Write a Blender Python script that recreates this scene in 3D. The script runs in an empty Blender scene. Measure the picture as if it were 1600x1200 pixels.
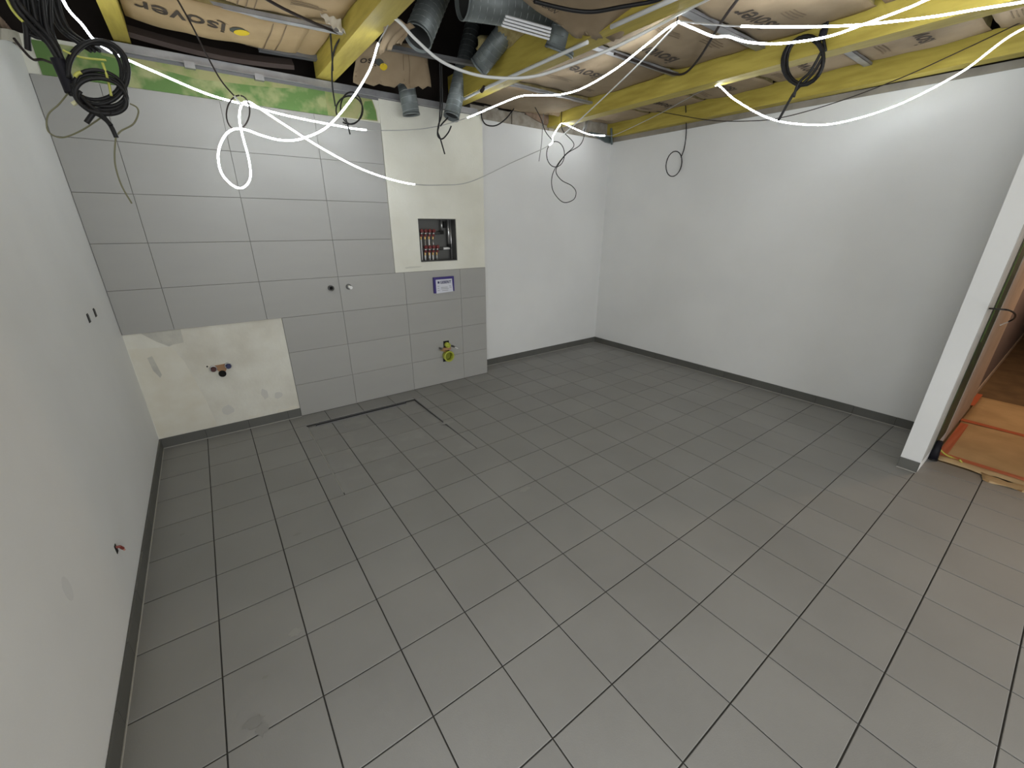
import bpy, math, random
from mathutils import Vector, Matrix
random.seed(7)
scene = bpy.context.scene
COL = scene.collection

# ------------------------------------------------------------------ camera, world, light, exposure
CAM = Vector((0.2827, -2.4021, 1.6296))
RM = ((0.8086191480, -0.5883210077, 0.0036695103),
      (-0.2117710777, -0.2968769852, -0.9311375120),
      (0.5488971526, 0.7521585255, -0.3646497887))
FPX = 634.8143
cd = bpy.data.cameras.new('camera'); cam = bpy.data.objects.new('camera', cd); COL.objects.link(cam)
cd.sensor_fit = 'HORIZONTAL'; cd.sensor_width = 36.0; cd.lens = FPX * 36.0 / 1600.0
cd.clip_start = 0.02; cd.clip_end = 60
cam.matrix_world = Matrix(((RM[0][0], -RM[1][0], -RM[2][0], CAM.x), (RM[0][1], -RM[1][1], -RM[2][1], CAM.y),
                           (RM[0][2], -RM[1][2], -RM[2][2], CAM.z), (0, 0, 0, 1)))
scene.camera = cam
w = bpy.data.worlds.new('world'); scene.world = w; w.use_nodes = True
w.node_tree.nodes['Background'].inputs[0].default_value = (0.02, 0.02, 0.02, 1)
w.node_tree.nodes['Background'].inputs[1].default_value = 0.2
scene.view_settings.view_transform = 'Standard'; scene.view_settings.look = 'None'
scene.view_settings.exposure = 0.0; scene.view_settings.gamma = 1.0
scene.view_settings.use_curve_mapping = False
ROPE_STRENGTH = 26.0
XLW = -0.29
# area lights added behind the viewer to fill the dim floor and walls
for wx, wy, ww, wr in ((1.15, -6.13, 2.2, 0), (3.3, -6.13, 1.1, 0), (XLW - .03, -2.9, 2.0, -90)):
    wd_ = bpy.data.lights.new('window_daylight', 'AREA'); wd_.shape = 'RECTANGLE'; wd_.size = ww; wd_.size_y = 2.1; wd_.energy = (43 if wr == 0 else 27) * ww; wd_.color = (0.96, 0.985, 1.0)
    wo_ = bpy.data.objects.new('window_daylight', wd_); COL.objects.link(wo_); wo_.location = (wx, wy, 1.13); wo_.rotation_euler = (math.radians(90), 0, math.radians(wr))
scene.cycles.max_bounces = 7; scene.cycles.diffuse_bounces = 5; scene.cycles.glossy_bounces = 3; scene.cycles.caustics_reflective = False; scene.cycles.caustics_refractive = False
# warm bulb of the corridor behind the doorway
ld = bpy.data.lights.new('corridor_bulb', 'POINT'); ld.energy = 62; ld.color = (1.0, 0.70, 0.42); ld.shadow_soft_size = 0.06
lo = bpy.data.objects.new('corridor_bulb', ld); COL.objects.link(lo); lo.location = (6.6, -3.1, 2.2)

# ------------------------------------------------------------------ helpers
def at(px, py, x=None, y=None, z=None):
    """the place of a measured pixel on the plane x=, y= or z="""
    u, v = (px - 800) / FPX, (py - 600) / FPX
    d = Vector(tuple(RM[0][k] * u + RM[1][k] * v + RM[2][k] for k in range(3)))
    k, val = (0, x) if x is not None else (1, y) if y is not None else (2, z)
    return CAM + d * ((val - CAM[k]) / d[k])

def lin(c):
    return tuple((v / 12.92 if v <= 0.04045 else ((v + 0.055) / 1.055) ** 2.4) for v in [q / 255 for q in c])

MATS = {}
def mat(name, rgb, rough=0.6, metal=0.0, rgb2=None, scale=6.0, detail=4.0, lo=0.35, hi=0.65, bump=0.0, bscale=80.0,
        vary=0.0, emit=None, strength=0.0, stretch=None, spec=0.5):
    if name in MATS: return MATS[name]
    m = bpy.data.materials.new(name); m.use_nodes = True
    nt = m.node_tree; N = nt.nodes; L = nt.links; b = N['Principled BSDF']
    c1 = tuple(rgb) + (1,)
    b.inputs['Base Color'].default_value = c1
    b.inputs['Roughness'].default_value = rough; b.inputs['Metallic'].default_value = metal
    b.inputs['Specular IOR Level'].default_value = spec
    geo = N.new('ShaderNodeNewGeometry')
    vec = geo.outputs['Position']
    if stretch:
        mp = N.new('ShaderNodeMapping'); mp.inputs['Scale'].default_value = stretch
        L.new(vec, mp.inputs['Vector']); vec = mp.outputs['Vector']
    col = None
    if rgb2:
        nz = N.new('ShaderNodeTexNoise'); nz.inputs['Scale'].default_value = scale; nz.inputs['Detail'].default_value = detail
        L.new(vec, nz.inputs['Vector'])
        mr = N.new('ShaderNodeMapRange'); mr.inputs[1].default_value = lo; mr.inputs[2].default_value = hi
        L.new(nz.outputs['Fac'], mr.inputs[0])
        mx = N.new('ShaderNodeMix'); mx.data_type = 'RGBA'
        mx.inputs[6].default_value = c1; mx.inputs[7].default_value = tuple(rgb2) + (1,)
        L.new(mr.outputs[0], mx.inputs[0]); col = mx.outputs[2]
    if vary:
        oi = N.new('ShaderNodeObjectInfo')
        mr = N.new('ShaderNodeMapRange'); mr.inputs[3].default_value = 1 - vary; mr.inputs[4].default_value = 1 + vary
        L.new(oi.outputs['Random'], mr.inputs[0])
        mm = N.new('ShaderNodeMix'); mm.data_type = 'RGBA'; mm.blend_type = 'MULTIPLY'; mm.inputs[0].default_value = 1
        if col: L.new(col, mm.inputs[6])
        else: mm.inputs[6].default_value = c1
        L.new(mr.outputs[0], mm.inputs[7]); col = mm.outputs[2]
    if col: L.new(col, b.inputs['Base Color'])
    if bump:
        nz = N.new('ShaderNodeTexNoise'); nz.inputs['Scale'].default_value = bscale; nz.inputs['Detail'].default_value = 3
        L.new(vec, nz.inputs['Vector'])
        bp = N.new('ShaderNodeBump'); bp.inputs['Strength'].default_value = bump; bp.inputs['Distance'].default_value = 0.01
        L.new(nz.outputs['Fac'], bp.inputs['Height']); L.new(bp.outputs['Normal'], b.inputs['Normal'])
    if emit:
        b.inputs['Emission Color'].default_value = tuple(emit) + (1,); b.inputs['Emission Strength'].default_value = strength
    MATS[name] = m
    return m

WL = {}
def put(o, parent=None):
    COL.objects.link(o)
    if parent is not None: o.parent = parent
def tag(o, label=None, cat=None, group=None, kind=None):
    if label: o['label'] = label
    if cat: o['category'] = cat
    if group: o['group'] = group
    if kind: o['kind'] = kind
    return o
def thing(name, loc, label, cat, group=None, kind=None):
    o = bpy.data.objects.new(name, None); COL.objects.link(o)
    o.empty_display_size = 0.05; o.location = loc; WL[o] = Vector(loc)
    return tag(o, label, cat, group, kind)

class MB:
    def __init__(s): s.v = []; s.f = []
    def add(s, vs, fs):
        n = len(s.v); s.v += [Vector(v) for v in vs]; s.f += [tuple(n + i for i in f) for f in fs]; return s
    def box(s, x0, x1, y0, y1, z0, z1):
        return s.add([(x0, y0, z0), (x1, y0, z0), (x1, y1, z0), (x0, y1, z0), (x0, y0, z1), (x1, y0, z1), (x1, y1, z1), (x0, y1, z1)],
                     [(0, 3, 2, 1), (4, 5, 6, 7), (0, 1, 5, 4), (1, 2, 6, 5), (2, 3, 7, 6), (3, 0, 4, 7)])
    def hexa(s, p):
        return s.add(p, [(0, 3, 2, 1), (4, 5, 6, 7), (0, 1, 5, 4), (1, 2, 6, 5), (2, 3, 7, 6), (3, 0, 4, 7)])
    def prism(s, pts, d):
        n = len(pts); d = Vector(d)
        vs = [Vector(p) for p in pts] + [Vector(p) + d for p in pts]
        return s.add(vs, [tuple(range(n))[::-1], tuple(range(n, 2 * n))] + [(i, (i + 1) % n, n + (i + 1) % n, n + i) for i in range(n)])
    def tube(s, pts, r, n=8, cap=True, r2=None, closed=False):
        pts = [Vector(p) for p in pts]; m = len(pts)
        t = [(pts[min(i + 1, m - 1)] - pts[max(i - 1, 0)]) for i in range(m)]
        t = [q.normalized() if q.length > 1e-9 else Vector((0, 0, 1)) for q in t]
        up = Vector((0, 0, 1)) if abs(t[0].z) < 0.9 else Vector((1, 0, 0))
        a = t[0].cross(up).normalized(); vs = []
        for i in range(m):
            a = (a - t[i] * a.dot(t[i]))
            a = a.normalized() if a.length > 1e-9 else t[i].orthogonal().normalized()
            b = t[i].cross(a)
            rr = r if r2 is None else r + (r2 - r) * i / max(1, m - 1)
            for k in range(n):
                q = 2 * math.pi * k / n
                vs.append(pts[i] + a * (rr * math.cos(q)) + b * (rr * math.sin(q)))
        fs = [(i * n + k, i * n + (k + 1) % n, (i + 1) * n + (k + 1) % n, (i + 1) * n + k) for i in range(m - 1) for k in range(n)]
        if cap: fs += [tuple(range(n))[::-1], tuple(range((m - 1) * n, m * n))]
        return s.add(vs, fs)
    def hollow(s, p0, p1, r, th, n=28):
        """open pipe with a wall thickness"""
        p0, p1 = Vector(p0), Vector(p1); t = (p1 - p0).normalized(); a = t.orthogonal().normalized(); b = t.cross(a)
        vs = []
        for p, rr in ((p0, r), (p1, r), (p1, r - th), (p0, r - th)):
            for k in range(n):
                q = 2 * math.pi * k / n
                vs.append(p + a * (rr * math.cos(q)) + b * (rr * math.sin(q)))
        fs = [(j * n + k, j * n + (k + 1) % n, ((j + 1) % 4) * n + (k + 1) % n, ((j + 1) % 4) * n + k) for j in range(4) for k in range(n)]
        return s.add(vs, fs)
    def sheet(s, fn, nu, nv, th):
        """grid surface fn(u,v) with thickness th along its normal"""
        P = [[Vector(fn(i / nu, j / nv)) for j in range(nv + 1)] for i in range(nu + 1)]
        W = nv + 1; top = []; bot = []
        for i in range(nu + 1):
            for j in range(nv + 1):
                du = P[min(i + 1, nu)][j] - P[max(i - 1, 0)][j]; dv = P[i][min(j + 1, nv)] - P[i][max(j - 1, 0)]
                nn = du.cross(dv); nn = nn.normalized() if nn.length > 1e-12 else Vector((0, 0, 1))
                top.append(P[i][j]); bot.append(P[i][j] - nn * th)
        n = len(top); fs = []
        for i in range(nu):
            for j in range(nv):
                a, b, c, d = i * W + j, (i + 1) * W + j, (i + 1) * W + j + 1, i * W + j + 1
                fs += [(a, b, c, d), (n + d, n + c, n + b, n + a)]
        ring = [i * W for i in range(nu + 1)] + [nu * W + j for j in range(1, nv + 1)] + [i * W + nv for i in range(nu - 1, -1, -1)] + [j for j in range(nv - 1, 0, -1)]
        for k in range(len(ring)):
            a, b = ring[k], ring[(k + 1) % len(ring)]
            fs.append((b, a, n + a, n + b))
        return s.add(top + bot, fs)
    def build(s, name, m, parent=None, smooth=False, origin=None):
        xs = [v.x for v in s.v]; ys = [v.y for v in s.v]; zs = [v.z for v in s.v]
        c = Vector(origin) if origin is not None else Vector(((min(xs) + max(xs)) / 2, (min(ys) + max(ys)) / 2, min(zs)))
        me = bpy.data.meshes.new(name); me.from_pydata([tuple(v - c) for v in s.v], [], s.f)
        if m: me.materials.append(m)
        if smooth:
            for p in me.polygons: p.use_smooth = len(p.vertices) == 4
        me.update()
        o = bpy.data.objects.new(name, me); put(o, parent)
        WL[o] = c; o.location = c - (WL[parent] if parent is not None else Vector((0, 0, 0)))
        return o

def spline(pts, n=8):
    pts = [Vector(p) for p in pts]; out = []
    for i in range(len(pts) - 1):
        p0, p1, p2, p3 = pts[max(i - 1, 0)], pts[i], pts[i + 1], pts[min(i + 2, len(pts) - 1)]
        for k in range(n):
            t = k / n
            out.append(0.5 * ((2 * p1) + (p2 - p0) * t + (2 * p0 - 5 * p1 + 4 * p2 - p3) * t * t + (3 * p1 - p0 - 3 * p2 + p3) * t ** 3))
    return out + [pts[-1]]
def pix(lst, **pl):
    """pixel list on one plane; an entry may carry its own y as a third value"""
    return [at(q[0], q[1], y=q[2]) if len(q) > 2 else at(q[0], q[1], **pl) for q in lst]
def ellipse(cx, cy, rx, ry, a0, a1, y0, y1, rot=0.0, n=26, x=None):
    o = []
    for k in range(n + 1):
        t = k / n; a = math.radians(a0 + (a1 - a0) * t); r_ = math.radians(rot)
        ex, ey = rx * math.cos(a), ry * math.sin(a)
        o.append(at(cx + ex * math.cos(r_) - ey * math.sin(r_), cy + ex * math.sin(r_) + ey * math.cos(r_), **({'x': x - (y1 - y0) * t} if x else {'y': y0 + (y1 - y0) * t})))
    return o

def text_mesh(body, size, bold=.012):
    cu = bpy.data.curves.new('text', 'FONT'); cu.body = body; cu.size = size; cu.resolution_u = 3; cu.offset = bold * size
    o = bpy.data.objects.new('text', cu); COL.objects.link(o)
    dg = bpy.context.evaluated_depsgraph_get(); dg.update()
    me = bpy.data.meshes.new_from_object(o.evaluated_get(dg))
    vs = [Vector(v.co) for v in me.vertices]; fs = [tuple(p.vertices) for p in me.polygons]
    bpy.data.objects.remove(o); bpy.data.meshes.remove(me); bpy.data.curves.remove(cu)
    return vs, fs

# ------------------------------------------------------------------ materials
M_wall = mat('white_paint', (0.74, 0.745, 0.74), 0.75, rgb2=(0.70, 0.705, 0.70), scale=1.6, bump=0.06, bscale=160)
M_plaster = mat('raw_plaster', (0.74, 0.735, 0.66), 0.85, rgb2=(0.66, 0.65, 0.565), scale=2.6, bump=0.12, bscale=60)
M_plaster2 = mat('patched_plaster', (0.73, 0.72, 0.65), 0.85, rgb2=(0.61, 0.585, 0.51), scale=3.2, lo=0.42, hi=0.72, bump=0.2, bscale=40)
M_ptch = mat('grey_filler', (0.47, 0.46, 0.42), 0.9, rgb2=(0.56, 0.55, 0.49), scale=12, bump=0.2, bscale=60)
M_smear = mat('sand_smear', (0.68, 0.65, 0.555), 0.9, rgb2=(0.72, 0.70, 0.62), scale=9)
M_ftile = mat('dark_grey_floor_tile', (0.265, 0.262, 0.252), 0.55, rgb2=(0.242, 0.239, 0.230), scale=2.2, bump=0.05, bscale=220, vary=0.035, spec=0.4)
M_ftile_st = mat('dusty_floor_tile', (0.258, 0.255, 0.246), 0.58, rgb2=(0.295, 0.292, 0.282), scale=5, lo=0.5, hi=0.75, bump=0.05, bscale=220, vary=0.05, spec=0.35)
M_base = mat('dark_grey_baseboard_tile', (0.105, 0.105, 0.096), 0.5, rgb2=(0.092, 0.092, 0.083), scale=4, vary=0.06)
M_grout = mat('dark_grout', (0.040, 0.039, 0.036), 0.9)
M_seal = mat('grey_sealant', (0.36, 0.35, 0.32), 0.6)
M_wtile = mat('mid_grey_wall_tile', (0.355, 0.352, 0.335), 0.42, rgb2=(0.348, 0.345, 0.328), scale=3, stretch=(1, 1, 4), bump=0.012, bscale=120, vary=0.02, spec=0.4)
M_wgrout = mat('wall_tile_grout', (0.16, 0.155, 0.145), 0.9)
M_green = mat('green_board_coating', (0.11, 0.21, 0.055), 0.7, rgb2=(0.34, 0.36, 0.17), scale=5.5, lo=0.48, hi=0.60, bump=0.1, bscale=40)
M_beige = mat('beige_filler', (0.33, 0.32, 0.15), 0.8, rgb2=(0.19, 0.27, 0.08), scale=8, lo=0.45, hi=0.65)
M_wood = mat('yellow_timber', (0.48, 0.385, 0.07), 0.6, rgb2=(0.36, 0.28, 0.042), scale=3.0, stretch=(9, 1.2, 9), lo=0.38, hi=0.7, bump=0.08, bscale=12)
M_kraft = mat('kraft_paper', (0.40, 0.285, 0.15), 0.8, rgb2=(0.33, 0.23, 0.115), scale=4.5, bump=0.22, bscale=14)
M_kraft2 = mat('dusty_kraft_paper', (0.30, 0.225, 0.14), 0.8, rgb2=(0.24, 0.175, 0.105), scale=4.5, bump=0.22, bscale=14)  # darker, greyer tone of the kraft paper
M_wool = mat('glass_wool', (0.42, 0.35, 0.16), 1.0, rgb2=(0.28, 0.22, 0.09), scale=18, bump=0.8, bscale=30)
M_print = mat('dark_brown_print', (0.045, 0.032, 0.022), 0.8)
M_printl = mat('faded_brown_print', (0.17, 0.12, 0.07), 0.8)
M_pyel = mat('yellow_print', (0.62, 0.45, 0.01), 0.7)
M_pblk = mat('charcoal_print', (0.045, 0.05, 0.04), 0.7)
M_deck = mat('dark_roof_boards', (0.035, 0.024, 0.018), 0.9, rgb2=(0.02, 0.015, 0.012), scale=3)
M_duct = mat('galvanised_duct', (0.20, 0.225, 0.225), 0.45, metal=0.35, rgb2=(0.145, 0.165, 0.165), scale=7, bump=0.05, bscale=40)
M_ductd = mat('duct_seam', (0.36, 0.39, 0.39), 0.4, metal=0.5)
M_zinc = mat('galvanised_profile', (0.40, 0.40, 0.41), 0.45, metal=0.55, rgb2=(0.30, 0.30, 0.31), scale=9)
M_zincd = mat('dull_profile', (0.17, 0.17, 0.175), 0.5, metal=0.4)
M_alu = mat('bright_aluminium', (0.85, 0.86, 0.88), 0.4, metal=0.2)
M_black = mat('black_cable', (0.010, 0.0095, 0.010), 0.5, spec=0.3)
M_brown = mat('dark_brown_cable', (0.022, 0.015, 0.013), 0.6, spec=0.3)
M_tape = mat('black_tape', (0.008, 0.0075, 0.012), 0.6, spec=0.25)
M_earth = mat('yellow_green_wire', (0.50, 0.50, 0.10), 0.5)
M_earth2 = mat('dull_green_wire', (0.16, 0.155, 0.085), 0.5)
M_cord = mat('white_silicone_cord', (0.68, 0.69, 0.68), 0.5)
M_cordg = mat('grey_silicone_cord', (0.40, 0.40, 0.39), 0.5)
M_lit = mat('lit_white_tube', (0.9, 0.9, 0.9), 0.4, emit=(0.91, 0.965, 1.0), strength=ROPE_STRENGTH)
M_white = mat('white_plastic', (0.75, 0.75, 0.74), 0.4)
M_hole = mat('dark_opening', (0.004, 0.004, 0.004), 0.9)
M_chrome = mat('metal_pipe', (0.55, 0.55, 0.55), 0.3, metal=0.8)
M_brass = mat('brass', (0.45, 0.30, 0.12), 0.35, metal=0.7)
M_copper = mat('copper_brown_bracket', (0.36, 0.20, 0.10), 0.6)
M_redcap = mat('red_cap', (0.13, 0.008, 0.008), 0.4)
M_dred = mat('dark_red_cap', (0.055, 0.006, 0.005), 0.4)
M_blue = mat('blue_cap', (0.010, 0.013, 0.075), 0.4)
M_frame = mat('dark_blue_plastic', (0.032, 0.018, 0.17), 0.4)
M_card = mat('pale_grey_card', (0.60, 0.61, 0.68), 0.6)
M_inkblue = mat('navy_ink', (0.03, 0.03, 0.10), 0.7)
M_inkgrey = mat('grey_ink', (0.33, 0.35, 0.37), 0.7)
M_lime = mat('lime_pipe', (0.42, 0.45, 0.06), 0.5)
M_cab = mat('grey_sheet_metal', (0.10, 0.10, 0.095), 0.5, metal=0.3)
M_cpaper = mat('tan_floor_paper', (0.60, 0.43, 0.23), 0.8, rgb2=(0.49, 0.34, 0.18), scale=4, bump=0.25, bscale=8)
M_otape = mat('orange_tape', (0.55, 0.14, 0.06), 0.5)
M_cfloor = mat('brown_screed', (0.19, 0.125, 0.065), 0.8, rgb2=(0.13, 0.085, 0.045), scale=5)  # plain brown for the corridor floor past the paper
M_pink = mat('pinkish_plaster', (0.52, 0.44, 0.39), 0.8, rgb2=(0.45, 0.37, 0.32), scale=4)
M_mauve = mat('mauve_wall', (0.19, 0.155, 0.165), 0.8)  # unlit stretch of the corridor wall, shade put into the colour
M_greenseal = mat('dark_green_frame', (0.020, 0.032, 0.016), 0.6, rgb2=(0.035, 0.07, 0.02), scale=9, lo=0.5, hi=0.62)
M_brick = mat('reddish_rough_masonry', (0.30, 0.21, 0.15), 0.95, rgb2=(0.17, 0.12, 0.08), scale=14, bump=0.8, bscale=30)
M_slate = mat('slate_steel', (0.10, 0.13, 0.135), 0.5, metal=0.3)

# ------------------------------------------------------------------ setting: floor
XL, YB, YB2 = -0.29, 1.432, 1.645          # wall faces: left, tiled back wall (plaster), recessed back wall
def xr(y): return 4.765 + (1.645 - y) * 0.034      # right wall face
SX0, SX1, SY1 = 0.70, 1.70, 1.18           # sunken shower floor
SLOPE = 0.018 / SY1
fl = MB()
g = -0.004
fl.box(XL - .1, SX0, -6.1, 1.75, -0.12, g).box(SX1, 4.46, -6.1, 1.75, -0.12, g).box(4.46, 5.1, -2.0, 1.75, -0.12, g)
fl.box(SX0, SX1, -6.1, 0.0, -0.12, g).box(SX0, SX1, SY1 + .02, 1.75, -0.12, g)
fl.hexa([(SX0, 0, -.12), (SX1, 0, -.12), (SX1, SY1 + .02, -.12), (SX0, SY1 + .02, -.12), (SX0, 0, g), (SX1, 0, g), (SX1, SY1 + .02, g - .018), (SX0, SY1 + .02, g - .018)])
floor = fl.build('floor', M_grout, origin=(0, 0, 0))
tag(floor, 'dark grey square floor tiles with dark joints across the whole room', 'floor', kind='structure')
def unit_tile(m):
    c = 0.006
    vs = [(-.5, -.5, -1), (.5, -.5, -1), (.5, .5, -1), (-.5, .5, -1), (-.5, -.5, -.12), (.5, -.5, -.12), (.5, .5, -.12), (-.5, .5, -.12),
          (-.5 + c, -.5 + c, 0), (.5 - c, -.5 + c, 0), (.5 - c, .5 - c, 0), (-.5 + c, .5 - c, 0)]
    fs = [(8, 9, 10, 11)] + [(i, (i + 1) % 4, 4 + (i + 1) % 4, 4 + i) for i in range(4)] + [(4 + i, 4 + (i + 1) % 4, 8 + (i + 1) % 4, 8 + i) for i in range(4)]
    me = bpy.data.meshes.new('tile'); me.from_pydata(vs, [], fs); me.materials.append(m); me.update(); return me
TM, TMS = unit_tile(M_ftile), unit_tile(M_ftile_st)
J = 0.0026
def floor_tile(x0, x1, y0, y1, sunk=False):
    if x1 - x0 < 0.012 or y1 - y0 < 0.012: return
    o = bpy.data.objects.new('tile', TMS if sunk else TM); put(o, floor)
    cx, cy = (x0 + x1) / 2, (y0 + y1) / 2
    o.scale = (x1 - x0 - 2 * J, y1 - y0 - 2 * J, 0.008)
    o.location = (cx, cy, random.uniform(-.0003, .0003))
    if sunk:
        o.location.z = -SLOPE * cy; o.rotation_euler.x = -math.atan(SLOPE)
    else:
        o.rotation_euler = (random.uniform(-.001, .001), random.uniform(-.001, .001), 0)
T = 0.3
for i in range(-1, 17):
    for j in range(-12, 6):
        x0, x1, y0, y1 = i * T, (i + 1) * T, j * T, (j + 1) * T
        x0 = max(x0, XL + .004)
        if x0 < 2.69: y1 = min(y1, YB - .006)
        else: y1 = min(y1, YB2 - .006)
        if x0 < 2.69 < x1 and y1 > YB - .01:
            floor_tile(2.71, x1, max(y0, YB - .006), min((j + 1) * T, YB2 - .006))
        if x0 >= 2.69 or y0 < YB:
            x1 = min(x1, xr(y0) - .006)
            if y1 <= y0 or x1 <= x0: continue
            if y0 < -2.0 and x1 > 4.40:
                if y1 > -1.99: floor_tile(max(x0, 4.40), x1, -1.998, y1)
                x1 = 4.40
                if x1 <= x0: continue
            if y0 <= -2.1 and x0 > 4.3: continue
            ov_x = x1 > SX0 and x0 < SX1; ov_y = y1 > 0.001 and y0 < SY1
            if ov_x and ov_y:
                a, b = max(x0, SX0), min(x1, SX1); ye = min(y1, SY1)
                if x0 < a: floor_tile(x0, a, y0, y1)
                if b < x1: floor_tile(b, x1, y0, y1)
                floor_tile(a, b, y0, ye, True)
            else:
                floor_tile(x0, x1, y0, y1)

floor_tile(SX0, .775, SY1, SY1 + .02, True); floor_tile(1.60, SX1, SY1, SY1 + .02, True)
for x_, a_ in ((SX0, 1.16), (SX1, 1.24)):
    MB().box(x_ - .0022, x_ + .0022, .03, a_, -.006, .0008).build('edge_trim', M_seal if x_ < 1 else M_zincd, floor)

# ------------------------------------------------------------------ setting: walls
wl = MB().box(XL - .14, XL, -6.1, -3.9, 0, 2.52).box(XL - .14, XL, -1.9, 1.75, 0, 2.52).box(XL - .14, XL, -3.9, -1.9, 2.18, 2.52).box(XL - .14, XL, -3.9, -1.9, 0, .08)
wl = wl.build('wall_left', M_wall, origin=(XL, 0, 0)); tag(wl, 'white painted wall along the near edge beside the cable bundle', 'wall', kind='structure')
# ragged masonry course above the paint
random.seed(3)
for k in range(7):
    y0 = 0.25 + k * 0.19; MB().hexa([(XL - .13, y0 + .004, 2.52), (XL - .004 - random.random() * .01, y0 + .004, 2.52), (XL - .004 - random.random() * .012, y0 + .18, 2.52), (XL - .13, y0 + .18, 2.52),
        (XL - .13, y0 + .004, 2.60 + random.random() * .02), (XL - .012, y0 + .004, 2.60 + random.random() * .03), (XL - .012, y0 + .18, 2.60 + random.random() * .03), (XL - .13, y0 + .18, 2.60)]).build('rough_block', M_brick, wl)
MB().box(XL - .14, XL, -6.1, 0.25, 2.52, 2.64).build('wall_top', M_wall, wl)

HX0, HX1, HZ0, HZ1 = 1.978, 2.378, 1.290, 1.682
wb = MB()
wb.box(XL - .14, HX0, YB, 1.75, 0, 2.60).box(HX1, 2.708, YB, 1.75, 0, 2.60).box(HX0, HX1, YB, 1.75, 0, HZ0).box(HX0, HX1, YB, 1.75, HZ1, 2.60).box(HX0, HX1, 1.56, 1.75, HZ0, HZ1)
wall_back = wb.build('wall_back', M_plaster, origin=(0, YB, 0)); tag(wall_back, 'back wall partly covered with large grey tiles, partly bare cream plaster', 'wall', kind='structure')
# plaster coat flush with the tiles (with the manifold opening left free)
pc = MB(); y0, y1 = YB - .010, YB
pc.box(1.712, HX0, y0, y1, 1.206, 2.585).box(HX1, 2.709, y0, y1, 1.206, 2.585).box(HX0, HX1, y0, y1, 1.206, HZ0).box(HX0, HX1, y0, y1, HZ1, 2.585)
pc.build('plaster_coat', M_plaster, wall_back)
MB().box(XL, .702, YB - .004, YB, 0.0, .905).build('bare_plaster', M_plaster2, wall_back)
# grout bed and tiles
gb = MB(); gb.box(XL + .001, 1.708, YB - .0075, YB, .905, 2.41).box(.704, 1.708, YB - .0075, YB, 0, .905).box(1.708, 2.708, YB - .0075, YB, 0, 1.214)
gb.build('tile_bed', M_wgrout, wall_back)
xs = [XL + .002, 0.0, 0.598, 1.195, 1.797, 2.40, 2.712]
zs = [0.003, .30, .60, .902, 1.204, 1.505, 1.808, 2.108, 2.413]
random.seed(5)
def wall_tile(x0, x1, z0, z1):
    if x1 - x0 < .02: return
    g_ = .0012; d = random.uniform(-.0004, .0004); c = .0012
    f0 = YB - .012 + d
    MB().add([(x0 + g_, YB - .002, z0 + g_), (x1 - g_, YB - .002, z0 + g_), (x1 - g_, YB - .002, z1 - g_), (x0 + g_, YB - .002, z1 - g_),
              (x0 + g_, f0 + c, z0 + g_), (x1 - g_, f0 + c, z0 + g_), (x1 - g_, f0 + c, z1 - g_), (x0 + g_, f0 + c, z1 - g_),
              (x0 + g_ + c, f0, z0 + g_ + c), (x1 - g_ - c, f0, z0 + g_ + c), (x1 - g_ - c, f0, z1 - g_ - c), (x0 + g_ + c, f0, z1 - g_ - c)],
             [(8, 9, 10, 11)] + [(i, (i + 1) % 4, 4 + (i + 1) % 4, 4 + i) for i in range(4)] + [(4 + i, 4 + (i + 1) % 4, 8 + (i + 1) % 4, 8 + i) for i in range(4)]).build('wall_tile', M_wtile, wall_back)
for r in range(8):
    for c in range(6):
        x0, x1 = xs[c], xs[c + 1]
        if r < 3:
            x0 = max(x0, .704)
        if r >= 4: x1 = min(x1, 1.708)
        if x1 > x0: wall_tile(x0, x1, zs[r], zs[r + 1] if r != 3 or True else 0)
# the dark moisture board strip above the tiles
gs = MB().box(-.235, 1.30, YB - .006, YB, 2.415, 2.578).build('moisture_board', M_green, wall_back); gs['label'] = 'blotchy green waterproof coating'
def blob(pts, y, th=.0015):
    return MB().prism([(p[0], y, p[1]) for p in pts], (0, -th, 0))
blob([(1.30, 2.415), (1.69, 2.425), (1.685, 2.50), (1.66, 2.575), (1.30, 2.578)], YB, .006).build('moisture_board', M_beige, wall_back)
blob([(1.52, 2.43), (1.685, 2.43), (1.68, 2.49), (1.655, 2.56), (1.60, 2.55), (1.57, 2.50)], YB - .006).build('green_smear', M_green, wall_back)
blob([(.05, 2.56), (.22, 2.545), (.38, 2.53), (.50, 2.515), (.66, 2.525), (.80, 2.53), (1.0, 2.545), (1.1, 2.56), (1.1, 2.577), (.05, 2.577)], YB - .006).build('beige_smear', M_beige, wall_back)
# marks on the bare plaster
blob([(-.19, .90), (.035, .902), (.03, .80), (-.03, .795), (-.06, .785), (-.12, .83)], YB - .004).build('filler_patch', M_ptch, wall_back)
blob([(-.285, .80), (-.05, .78), (.0, .66), (.03, .50), (.055, .35), (.075, .20), (.085, .085), (-.285, .085)], YB - .004, .0006).build('filler_skim', M_smear, wall_back)
blob([(-.20, .72), (-.17, .73), (-.15, .58), (-.165, .56), (-.19, .62)], YB - .004).build('filler_patch', M_ptch, wall_back)
for (x, z, rx, rz) in ((.18, .20, .05, .045), (.46, .28, .03, .05), (.56, .24, .04, .03)):
    blob([(x + rx * math.cos(a) * random.uniform(.7, 1.1), z + rz * math.sin(a) * random.uniform(.7, 1.1)) for a in [k * .6283 for k in range(10)]], YB - .004, .0006).build('damp_mark', mat('damp_plaster', (0.60, 0.59, 0.55), 0.9), wall_back)
for (x0, x1) in ((.52, .69), (.30, .42), (-.27, -.12)):
    blob([(x0, .082), (x1, .082), (x1, .105), ((x0 * 1 + x1 * 2) / 3, .12), ((x0 + x1) / 2, .098), (x0 + .02, .112)], YB - .004, .001).build('mortar_smear', M_smear, wall_back)
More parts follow.
